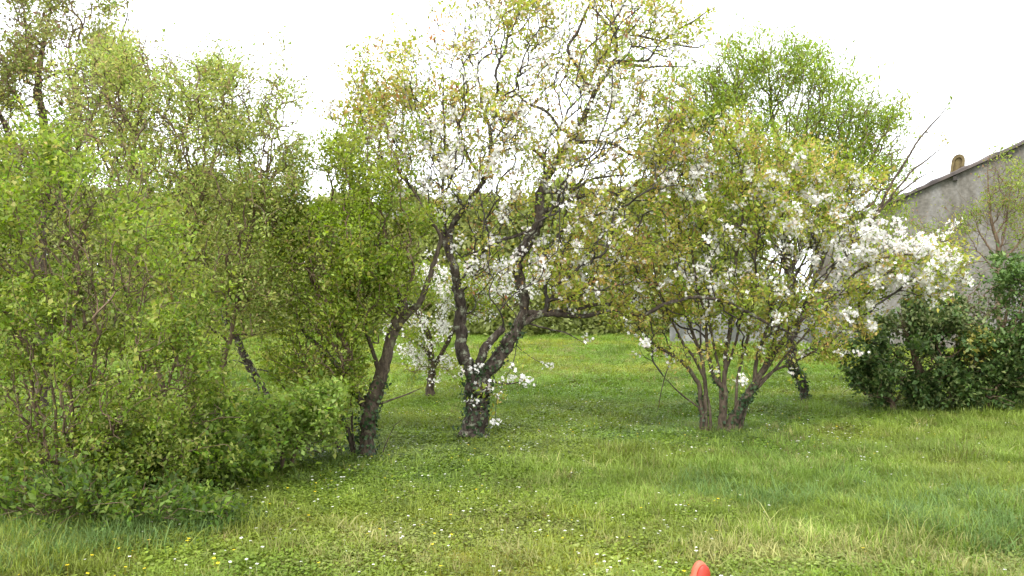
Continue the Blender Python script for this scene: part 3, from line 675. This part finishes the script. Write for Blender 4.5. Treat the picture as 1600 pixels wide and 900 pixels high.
# multi-stemmed blossoming tree on the right
build_tree('multi_stemmed_cherry', 'multi-stemmed bushy cherry with bronze leaves and white blossom, right of centre', 'tree', (1125, 676), 10.4,
    [[(1138, 677, 14), (1145, 655, 13), (1160, 632, 11), (1175, 606, 9), (1188, 588, 8), (1202, 566, 7), (1216, 545, 6), (1236, 512, 5), (1265, 470, 4), (1300, 420, 3)],
     [(1098, 675, 9), (1096, 640, 8), (1092, 604, 7), (1072, 574, 6), (1050, 556, 5), (1020, 535, 4), (990, 500, 3)],
     [(1104, 674, 6), (1103, 612, 6), (1093, 550, 5.5), (1075, 505, 5), (1062, 440, 4), (1050, 360, 3)],
     [(1122, 676, 10), (1127, 640, 9), (1128, 606, 8), (1112, 578, 6), (1106, 520, 5), (1110, 430, 4), (1100, 340, 3)],
     [(1130, 650, 9), (1134, 600, 8), (1135, 547, 7), (1142, 497, 6), (1150, 410, 5), (1162, 320, 3.5), (1155, 240, 2.5)],
     [(1150, 648, 8), (1178, 602, 7), (1184, 552, 6), (1195, 515, 5), (1215, 440, 4), (1235, 350, 3)],
     [(1174, 610, 5), (1210, 579, 4), (1255, 560, 3.5), (1300, 530, 3), (1345, 490, 2)],
     [(1135, 575, 4), (1160, 500, 3.6), (1200, 420, 3), (1270, 330, 2.5), (1310, 270, 2)],
     [(1112, 672, 5), (1098, 590, 4.4), (1060, 520, 4), (1030, 450, 3.2), (1015, 380, 2.4)],
     [(1128, 660, 5), (1122, 560, 4.4), (1088, 450, 3.6), (1075, 340, 3), (1050, 250, 2.2)],
     [(1146, 655, 5), (1160, 560, 4.4), (1176, 470, 4), (1186, 370, 3.2), (1205, 290, 2.4)],
     [(1155, 640, 5), (1200, 550, 4.2), (1240, 450, 3.6), (1280, 350, 3), (1320, 290, 2.2)],
     [(1165, 628, 4), (1225, 560, 3.6), (1285, 490, 3), (1340, 430, 2.4)],
     [(1096, 640, 3), (1060, 610, 2.4), (1038, 590, 1.8)],
     [(1236, 512, 4), (1290, 470, 3.6), (1350, 420, 3), (1420, 390, 2.5), (1490, 370, 1.6)],
     [(1300, 420, 5), (1370, 330, 4.4), (1415, 255, 3.6), (1445, 208, 2.8), (1485, 152, 2.4)],
     [(1350, 365, 4), (1400, 300, 3.4), (1440, 255, 2.6), (1480, 222, 2.2)],
     [(1370, 330, 3.4), (1420, 290, 2.6), (1470, 262, 2.2)],
     [(1345, 470, 4), (1390, 440, 3.4), (1440, 430, 3), (1490, 440, 2)], [(1350, 420, 4), (1400, 400, 3), (1460, 400, 2.4), (1510, 380, 2)],
     [(1050, 558, 1.8), (1040, 590, 1.6), (1030, 625, 1.4), (1022, 645, 1)]],
    [(1010, 430, 75, 60, .9), (1060, 330, 80, 70, 1), (1150, 380, 100, 80, 1.1), (1250, 360, 90, 80, 1.1), (1240, 450, 90, 60, 1), (1320, 370, 70, 60, .9), (1425, 415, 75, 55, .8), (1475, 415, 40, 50, .6), (1340, 460, 55, 45, .7), (1130, 450, 90, 50, .9), (1050, 250, 60, 60, .8), (1180, 290, 90, 60, 1), (1330, 290, 55, 45, .7), (1010, 540, 18, 22, .2), (1060, 480, 50, 35, .6), (1290, 500, 60, 30, .6), (1350, 510, 30, 30, .4), (1020, 510, 40, 35, .4), (1110, 495, 80, 25, .6, 1600), (1200, 505, 60, 22, .5, 1000), (1040, 545, 45, 28, .5, 1300), (1220, 540, 50, 30, .5, 1300), (1100, 545, 50, 25, .5, 700), (1170, 550, 50, 25, .5, 700), (1290, 545, 50, 25, .5, 900), (1040, 190, 60, 80, .7), (1140, 230, 90, 70, .8), (1250, 270, 80, 50, .8)],
    3100, 40000, (0.050, 0.52), BRONZE[:3] + [(0.19, 0.27, 0.045, 1.6)], 'bark_brown', 'twig_grey', 22, bf=.4, spread=.055, gaps=.5, per=6, tip_r=.003, rexp=.42, floor=.25, limb_scale=(.7, .5),
    blossom=dict(n=2600, per=6, size=0.05, base=.1, spread=.03, where=[(1430, 415, 75, 55, 1.7), (1475, 430, 40, 40, 1.7), (1350, 380, 60, 50, 1.4), (1270, 330, 60, 50, 1.2), (1230, 290, 50, 30, 1.2), (1070, 300, 60, 60, .5), (1200, 460, 60, 40, .6), (1350, 470, 50, 40, 1.2), (1060, 430, 40, 30, .5)],
        at=[(1160, 594, 6, 22, -.8), (1008, 536, 6, 18, -.3), (1118, 580, 4, 8, -.7), (1342, 552, 6, 16, -.2), (1322, 550, 5, 10, -.2), (1494, 347, 5, 12, 0), (1402, 345, 6, 14, 0), (1215, 498, 8, 20, -.7), (1452, 207, 4, 6, 0)]),
    spike=[(1410, 145), (1452, 208), (1484, 155), (1415, 175), (1500, 372), (1512, 380), (1475, 222), (1000, 200), (1075, 170), (1120, 195), (1190, 215), (1240, 225), (1300, 235), (1380, 260), (1395, 300), (985, 330), (960, 400), (980, 520), (1010, 560), (1060, 590), (1240, 590), (1310, 560)],
    ivy=[(0, 0.02, .3, 420), (1, 0, .25, 90), (3, 0, .3, 120)])

# dark evergreen bush on the right
build_tree('dark_bush', 'dark green tangled evergreen bush at the right edge in front of the barn', 'bush', (1460, 636), 12.4,
    [[(1450, 640, 8), (1440, 590, 7), (1420, 530, 5), (1400, 480, 3)], [(1490, 640, 8), (1500, 570, 6), (1510, 490, 4)], [(1540, 640, 8), (1560, 560, 6), (1580, 450, 4)], [(1400, 630, 6), (1370, 570, 5), (1345, 530, 3)]],
    [(1450, 555, 110, 60, .9), (1380, 570, 60, 50, .8), (1540, 540, 90, 90, .9), (1580, 460, 60, 60, .8), (1500, 590, 100, 45, .7), (1345, 570, 28, 45, .5), (1560, 600, 60, 40, .5), (1640, 520, 70, 110, .9), (1460, 505, 80, 35, .7), (1420, 600, 70, 25, .5), (1540, 475, 60, 40, .5), (1600, 440, 50, 40, .5), (1590, 560, 60, 80, .7), (1350, 590, 35, 35, .4), (1440, 618, 100, 20, .5, 2600), (1545, 622, 80, 20, .5, 2200)],
    2000, 62000, (0.068, 0.6), DARK, 'twig_brown', 'twig_brown', 23, names=('stem', 'stem'), spread=.055, leaf_mat='leaf_gloss', gaps=.52, floor=.06, tip_r=.003, spike=[(1350, 520), (1375, 500), (1420, 475), (1480, 450), (1510, 440), (1550, 415), (1590, 395), (1330, 555), (1575, 640), (1520, 645), (1440, 640)],
    extra=[(1520, 540, 40, 32, (0.26, 0.24, 0.05), .28), (1570, 460, 60, 60, (0.10, 0.17, 0.04), .6), (1450, 480, 110, 45, (.14, .165, .06), .5)])
# thin-stemmed shrub by the barn wall
build_tree('wall_shrub', 'slender stemmed shrub with pale green leaves against the barn wall', 'shrub', (1562, 610), 15.0,
    [[(1560, 612, 6), (1561, 520, 5), (1560, 405, 4), (1548, 340, 2.4), (1545, 260, 1.6)], [(1560, 410, 3), (1585, 390, 2.4), (1620, 340, 2)], [(1560, 408, 2.6), (1538, 375, 2), (1520, 340, 1.4)], [(1560, 405, 2.6), (1572, 345, 2), (1580, 270, 1.4)], [(1552, 420, 2), (1525, 392, 1.6), (1500, 395, 1.2)]],
    [(1565, 265, 35, 35, .6), (1590, 290, 40, 50, .6), (1550, 330, 40, 40, .5), (1520, 360, 35, 25, .4), (1440, 355, 40, 25, .3), (1490, 390, 50, 40, .4), (1500, 330, 50, 30, .3, 700), (1590, 360, 40, 40, .4)],
    620, 6000, (0.045, .5), [(0.20, 0.26, 0.05, 3), (0.25, 0.27, 0.08, 2), (.22, .15, .09, 1)], 'twig_brown', 'twig_brown', 24, bf=.5, names=('stem', 'stem'), spread=.06)

# ------------------------------------------------------------------ grass, herbs and small flowers
def tuft_mesh(name, kind, seed):
    rs = np.random.RandomState(seed); V, F = [], []
    if kind == 'herb':          # low rosette of small round leaves
        for i in range(24):
            a = rs.rand() * 6.28; r = rs.uniform(.01, .10); z = rs.uniform(.008, .05)
            c = np.array([math.cos(a) * r, math.sin(a) * r, z]); s = rs.uniform(.006, .013)
            u = norm(rs.normal(size=3) * .35 + np.array([0, 0, 1.])); e1 = norm(np.cross(u, [math.sin(a), -math.cos(a), .1])); e2 = np.cross(u, e1)
            k = len(V)
            for t in range(6): V.append(c + (e1 * math.cos(t * 1.047) + e2 * math.sin(t * 1.047) * .8) * s)
            F.append([k + t for t in range(6)])
    elif kind == 'flower':      # a daisy-like head on a thin stalk
        h = 0.07
        for t in range(3): V.append(np.array([.0012 * math.cos(t * 2.1), .0012 * math.sin(t * 2.1), 0]))
        V.append(np.array([0, 0, h])); F += [[0, 1, 3], [1, 2, 3], [2, 0, 3]]
        k = len(V)
        for t in range(10): V.append(np.array([math.cos(t * .628) * .012, math.sin(t * .628) * .012, h + .003 * (t % 2)]))
        V.append(np.array([0, 0, h + .004]))
        F += [[k + t, k + (t + 1) % 10, k + 10] for t in range(10)]
    else:
        nb, hh, sp, ww, bend = {'short': (26, .05, .06, .0026, .9), 'long': (34, .105, .07, .0026, 1.0), 'wispy': (14, .16, .07, .0017, 1.1)}[kind]
        for i in range(nb):
            a = rs.rand() * 6.28; r = sp * math.sqrt(rs.rand()); h = hh * rs.uniform(.5, 1.15); lean = rs.uniform(0.1, bend) * h
            b = rs.rand() * 6.28; d = np.array([math.cos(b), math.sin(b), 0]); s = np.array([-math.sin(b), math.cos(b), 0])
            p = np.array([math.cos(a) * r, math.sin(a) * r, -0.01]); wv = ww * rs.uniform(.7, 1.3); k = len(V)
            for (t, wf) in ((0, 1), (.4, .9), (.75, .6)):
                c = p + d * lean * t * t + np.array([0, 0, h * (t - .25 * (lean / h) * t * t)])
                V.append(c - s * wv * wf); V.append(c + s * wv * wf)
            V.append(p + d * lean * 1.1 + np.array([0, 0, h * (1 - .35 * lean / h)]))
            F += [[k, k + 1, k + 3, k + 2], [k + 2, k + 3, k + 5, k + 4], [k + 4, k + 5, k + 6]]
    me = bpy.data.meshes.new(name); me.from_pydata([tuple(v) for v in V], [], F); me.update(); me.materials.append(M['grass'])
    return bpy.data.objects.new(name, me)

src = bpy.data.collections.new('meadow_tufts')      # sources of the scattered tufts
KINDS = ['short'] * 4 + ['long'] * 3 + ['wispy'] * 2 + ['herb'] * 3 + ['flower']
for i, k in enumerate(KINDS):
    src.objects.link(tuft_mesh('t%02d_%s' % (i, k), k, 100 + i))
KI = {k: [i for i, q in enumerate(KINDS) if q == k] for k in set(KINDS)}

def scatter(name, label, pts, scl, tint, kidx, seed, cat='grass'):
    rs = np.random.RandomState(seed); n = len(pts)
    me = bpy.data.meshes.new(name); me.vertices.add(n); me.vertices.foreach_set('co', pts.astype(np.float32).ravel())
    def att(nm, tp, dat, key):
        a = me.attributes.new(nm, tp, 'POINT'); a.data.foreach_set(key, dat)
    att('tint', 'FLOAT_COLOR', np.concatenate([tint, np.ones((n, 1))], 1).astype(np.float32).ravel(), 'color')
    att('siz', 'FLOAT_VECTOR', np.repeat(scl[:, None], 3, 1).astype(np.float32).ravel(), 'vector')
    rot = np.stack([rs.normal(size=n) * .12, rs.normal(size=n) * .12, rs.rand(n) * 6.28], 1)
    att('rot', 'FLOAT_VECTOR', rot.astype(np.float32).ravel(), 'vector')
    att('knd', 'INT', kidx.astype(np.int32), 'value')
    o = bpy.data.objects.new(name, me); C.objects.link(o); me.materials.append(M['grass'])
    g = bpy.data.node_groups.new(name, 'GeometryNodeTree')
    g.interface.new_socket('Geometry', in_out='INPUT', socket_type='NodeSocketGeometry')
    g.interface.new_socket('Geometry', in_out='OUTPUT', socket_type='NodeSocketGeometry')
    gi = g.nodes.new('NodeGroupInput'); go = g.nodes.new('NodeGroupOutput')
    ci = g.nodes.new('GeometryNodeCollectionInfo'); ci.inputs[0].default_value = src; ci.inputs['Separate Children'].default_value = True; ci.inputs['Reset Children'].default_value = True
    ip = g.nodes.new('GeometryNodeInstanceOnPoints'); ip.inputs['Pick Instance'].default_value = True
    def na(nm, tp):
        x = g.nodes.new('GeometryNodeInputNamedAttribute'); x.data_type = tp; x.inputs[0].default_value = nm; return x.outputs['Attribute']
    g.links.new(gi.outputs[0], ip.inputs['Points']); g.links.new(ci.outputs[0], ip.inputs['Instance'])
    g.links.new(na('knd', 'INT'), ip.inputs['Instance Index'])
    e2r = g.nodes.new('FunctionNodeEulerToRotation'); g.links.new(na('rot', 'FLOAT_VECTOR'), e2r.inputs[0]); g.links.new(e2r.outputs[0], ip.inputs['Rotation'])
    g.links.new(na('siz', 'FLOAT_VECTOR'), ip.inputs['Scale'])
    g.links.new(ip.outputs[0], go.inputs[0])
    md = o.modifiers.new('scatter', 'NODES'); md.node_group = g
    tag(o, label, cat, kind='stuff')

def band(n, y0, y1, rs, spread=0.88):
    # uniform per area over a trapezoid somewhat wider than the view
    y = np.sqrt(rs.uniform(y0 ** 2, y1 ** 2, n)); x = rs.uniform(-spread, spread, n) * y + rs.normal(size=n) * .3
    return x, y

def meadow():
    rs = np.random.RandomState(77)
    parts = [(66000, 3.2, 7.5, .92), (72000, 7.5, 14, 1.1), (48000, 14, 25, 1.5), (21000, 25, 42, 2.2)]
    X, Y, Sx = [], [], []
    for n, a, b, s in parts:
        x, y = band(n, a, b, rs); X.append(x); Y.append(y); Sx.append(np.full(n, s))
    x = np.concatenate(X); y = np.concatenate(Y); s = np.concatenate(Sx); n = len(x)
    z = ground_z(x, y); pts = np.stack([x, y, z], 1); px, py = proj(pts)
    n1 = fnoise(x * .9, y * .9); n2 = fnoise(x * 2.3 + 30, y * 2.3); n3 = fnoise(x * .35 + 60, y * .35 + 5)
    # long soft grass in the right foreground, herbs and short sward under the trees, mown strip in front
    g = lambda cx, cy, rx, ry: np.exp(-(((px - cx) / rx) ** 2 + ((py - cy) / ry) ** 2))
    longp = (1.0 * g(1420, 790, 260, 55) + .8 * g(1150, 750, 260, 35) + .55 * g(1600, 720, 200, 60) + .35 * g(60, 880, 120, 40) + .05) * (0.35 + 1.3 * n1)
    herbp = .06 + .08 * (py < 760) + (0.62 * g(650, 740, 350, 70) + .3 * g(350, 800, 200, 60) + .3 * g(1000, 690, 300, 40) + .15) * (.3 + 1.4 * n2)
    u = rs.rand(n)
    kind = np.where(u < longp, 1, np.where(rs.rand(n) < herbp, 2, 0))
    kind = np.where((kind == 1) & (rs.rand(n) < .25), 3, kind)
    lut = [KI['short'], KI['long'], KI['herb'], KI['wispy']]
    kidx = np.array([lut[k][i % len(lut[k])] for k, i in zip(kind, rs.randint(0, 12, n))])
    scl = s * rs.uniform(.7, 1.25, n) * (.65 + .7 * n1)
    scl[kind == 2] *= 1.15
    scl *= np.where((kind != 2) & (fnoise(x * 2.8 + 3, y * 2.8 + 70) > .58), 1.3, .9)
    green = np.array([.14, .225, .026]); yel = np.array([.29, .295, .042]); straw = np.array([.38, .34, .15]); blue = np.array([.175, .25, .06]); brown = np.array([.15, .10, .05])
    t = green + (yel - green) * np.clip((n3 - .35) * 2.2, 0, 1)[:, None]
    lg = np.isin(kind, [1, 3]); t[lg] = t[lg] * .5 + blue * .5
    strawp = np.clip(.09 + .5 * g(900, 880, 560, 38) + .9 * g(1450, 885, 260, 30) + .3 * g(600, 840, 200, 40), 0, .8) * np.clip(n2 * 2 - .25, 0, 1.4)
    k = rs.rand(n) < strawp; t[k] = t[k] * .35 + straw * .65
    k = rs.rand(n) < .04 + .16 * np.clip(n2 * 3 - 1.6, 0, 1) + .25 * g(900, 580, 200, 20) * (n1 > .5); t[k] = t[k] * .4 + brown * .6
    k = kind == 2; t[k] = t[k] * .45 + np.array([.12, .205, .028]) * .55
    t = t * (1 + rs.normal(size=(n, 1)) * .2).clip(.45, 1.6) * (.72 + .56 * fnoise(x * 1.6 + 11, y * 1.6 + 4))[:, None]
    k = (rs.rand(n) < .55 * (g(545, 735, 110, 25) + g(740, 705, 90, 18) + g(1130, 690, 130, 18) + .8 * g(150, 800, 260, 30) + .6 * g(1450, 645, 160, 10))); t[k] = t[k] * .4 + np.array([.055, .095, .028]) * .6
    k = rs.rand(n) < .8 * (n2 > .56) * (g(870, 548, 60, 9) + g(920, 590, 150, 12) * .7 + .5 * g(1400, 680, 250, 25) + .4 * g(760, 800, 250, 30)); t[k] = t[k] * .3 + np.array([.27, .20, .11]) * .7; scl[k] *= .7
    # taller clumps of grass on the right
    cl = [(1385, 812, 26), (1420, 830, 30), (1465, 800, 40), (1560, 795, 40), (1330, 765, 40), (1200, 790, 40), (1590, 840, 40), (1500, 850, 30), (1100, 770, 40), (60, 880, 40), (40, 845, 40), (140, 850, 40), (230, 845, 40), (300, 835, 40)]
    ex = []
    for (qx, qy, r) in cl:
        dd = CAMZ * FPX / (qy - HOR); c = P(qx, qy, dd); m_ = 46
        ex.append(np.stack([c[0] + rs.normal(size=m_) * r * dd / FPX, c[1] + rs.normal(size=m_) * r * dd / FPX * 1.3], 1))
    ex = np.vstack(ex); m_ = len(ex)
    pts = np.vstack([pts, np.column_stack([ex, ground_z(ex[:, 0], ex[:, 1])])])
    scl = np.concatenate([scl, rs.uniform(1.0, 1.7, m_)]); kidx = np.concatenate([kidx, rs.choice(KI['long'] + KI['wispy'], m_)])
    t = np.vstack([t, np.array([[.125, .20, .055]]) * (1 + rs.normal(size=(m_, 1)) * .2).clip(.5, 1.5)])
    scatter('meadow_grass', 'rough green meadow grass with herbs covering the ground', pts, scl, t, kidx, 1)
    # daisies and buttercups
    nf = 3800
    x, y = band(nf, 4.2, 16, rs, .62); keep = fnoise(x * 1.1 + 90, y * 1.1) > .47; x, y = x[keep], y[keep]
    pts = np.stack([x, y, ground_z(x, y) + .02], 1); px, py = proj(pts); m = len(x)
    t = np.tile([.78, .77, .70], (m, 1)); yl = rs.rand(m) < .22 + .5 * (px < 350); t[yl] = [.75, .58, .03]
    scatter('meadow_flowers', 'scattered tiny white daisies and yellow buttercups in the grass', pts, rs.uniform(.45, .95, m), t, np.full(m, KI['flower'][0]), 2, 'flowers')
meadow()

# ------------------------------------------------------------------ orange-red marker in the foreground
def red_marker():
    d = 4.55; b = P(1091, 905, d); b[2] = float(ground_z(b[0], b[1]))
    m = bpy.data.materials.new('red_plastic'); m.use_nodes = True
    n = m.node_tree; p = n.nodes['Principled BSDF']; p.inputs['Base Color'].default_value = (0.72, 0.045, 0.015, 1); p.inputs['Roughness'].default_value = 0.45
    tn = n.nodes.new('ShaderNodeTexNoise'); tn.inputs['Scale'].default_value = 25; r = n.nodes.new('ShaderNodeValToRGB')
    r.color_ramp.elements[0].color = (.30, .018, .005, 1); r.color_ramp.elements[1].color = (.38, .03, .008, 1)
    n.links.new(tn.outputs[0], r.inputs[0]); n.links.new(r.outputs[0], p.inputs['Base Color'])
    m2 = bpy.data.materials.new('pale_red_plastic_edge'); m2.use_nodes = True
    p2 = m2.node_tree.nodes['Principled BSDF']; p2.inputs['Base Color'].default_value = (0.42, 0.11, 0.055, 1); p2.inputs['Roughness'].default_value = 0.5
    root = thing('marker_stake', 'orange-red plastic stake with rounded tip poking up from the grass in front', 'marker', b)
    top = P(1091, 878, d)[2] - b[2]
    # rounded tongue outline, leaning a little, wider towards the ground
    def outline(sc, dz):
        pts = []
        for a in np.linspace(0, math.pi, 15):
            pts.append((.045 * sc * math.cos(a) + .006, top - .075 + .075 * sc * math.sin(a) + dz))
        pts += [(-.075 * sc, top * .35), (-.082 * sc, -.06), (.070 * sc, -.06), (.062 * sc, top * .4)]
        return pts
    def slab(o1, y0, y1, bev):
        k = len(o1); cx, cz = 0.0, top * .5
        rings = [(y0, 1 - bev), (y0 + .006, 1), (y1 - .006, 1), (y1, 1 - bev)]
        v = [(cx + (a - cx) * s, y, cz + (c - cz) * s) for y, s in rings for a, c in o1]
        f = [[i + q * k, (i + 1) % k + q * k, (i + 1) % k + (q + 1) * k, i + (q + 1) * k] for q in range(3) for i in range(k)]
        f.append(list(range(k))[::-1]); f.append([3 * k + i for i in range(k)])
        return v, f
    v, f = slab(outline(1, 0), 0, .035, .05); mesh_obj('rim', v, f, m2, root)
    v, f = slab([(a + .014, c + .004) for a, c in outline(.84, -.006)], -.012, .012, .06); mesh_obj('blade', v, f, m, root)
    for c in root.children: pass
    root.rotation_euler = (0, math.radians(4), math.radians(8))
red_marker()
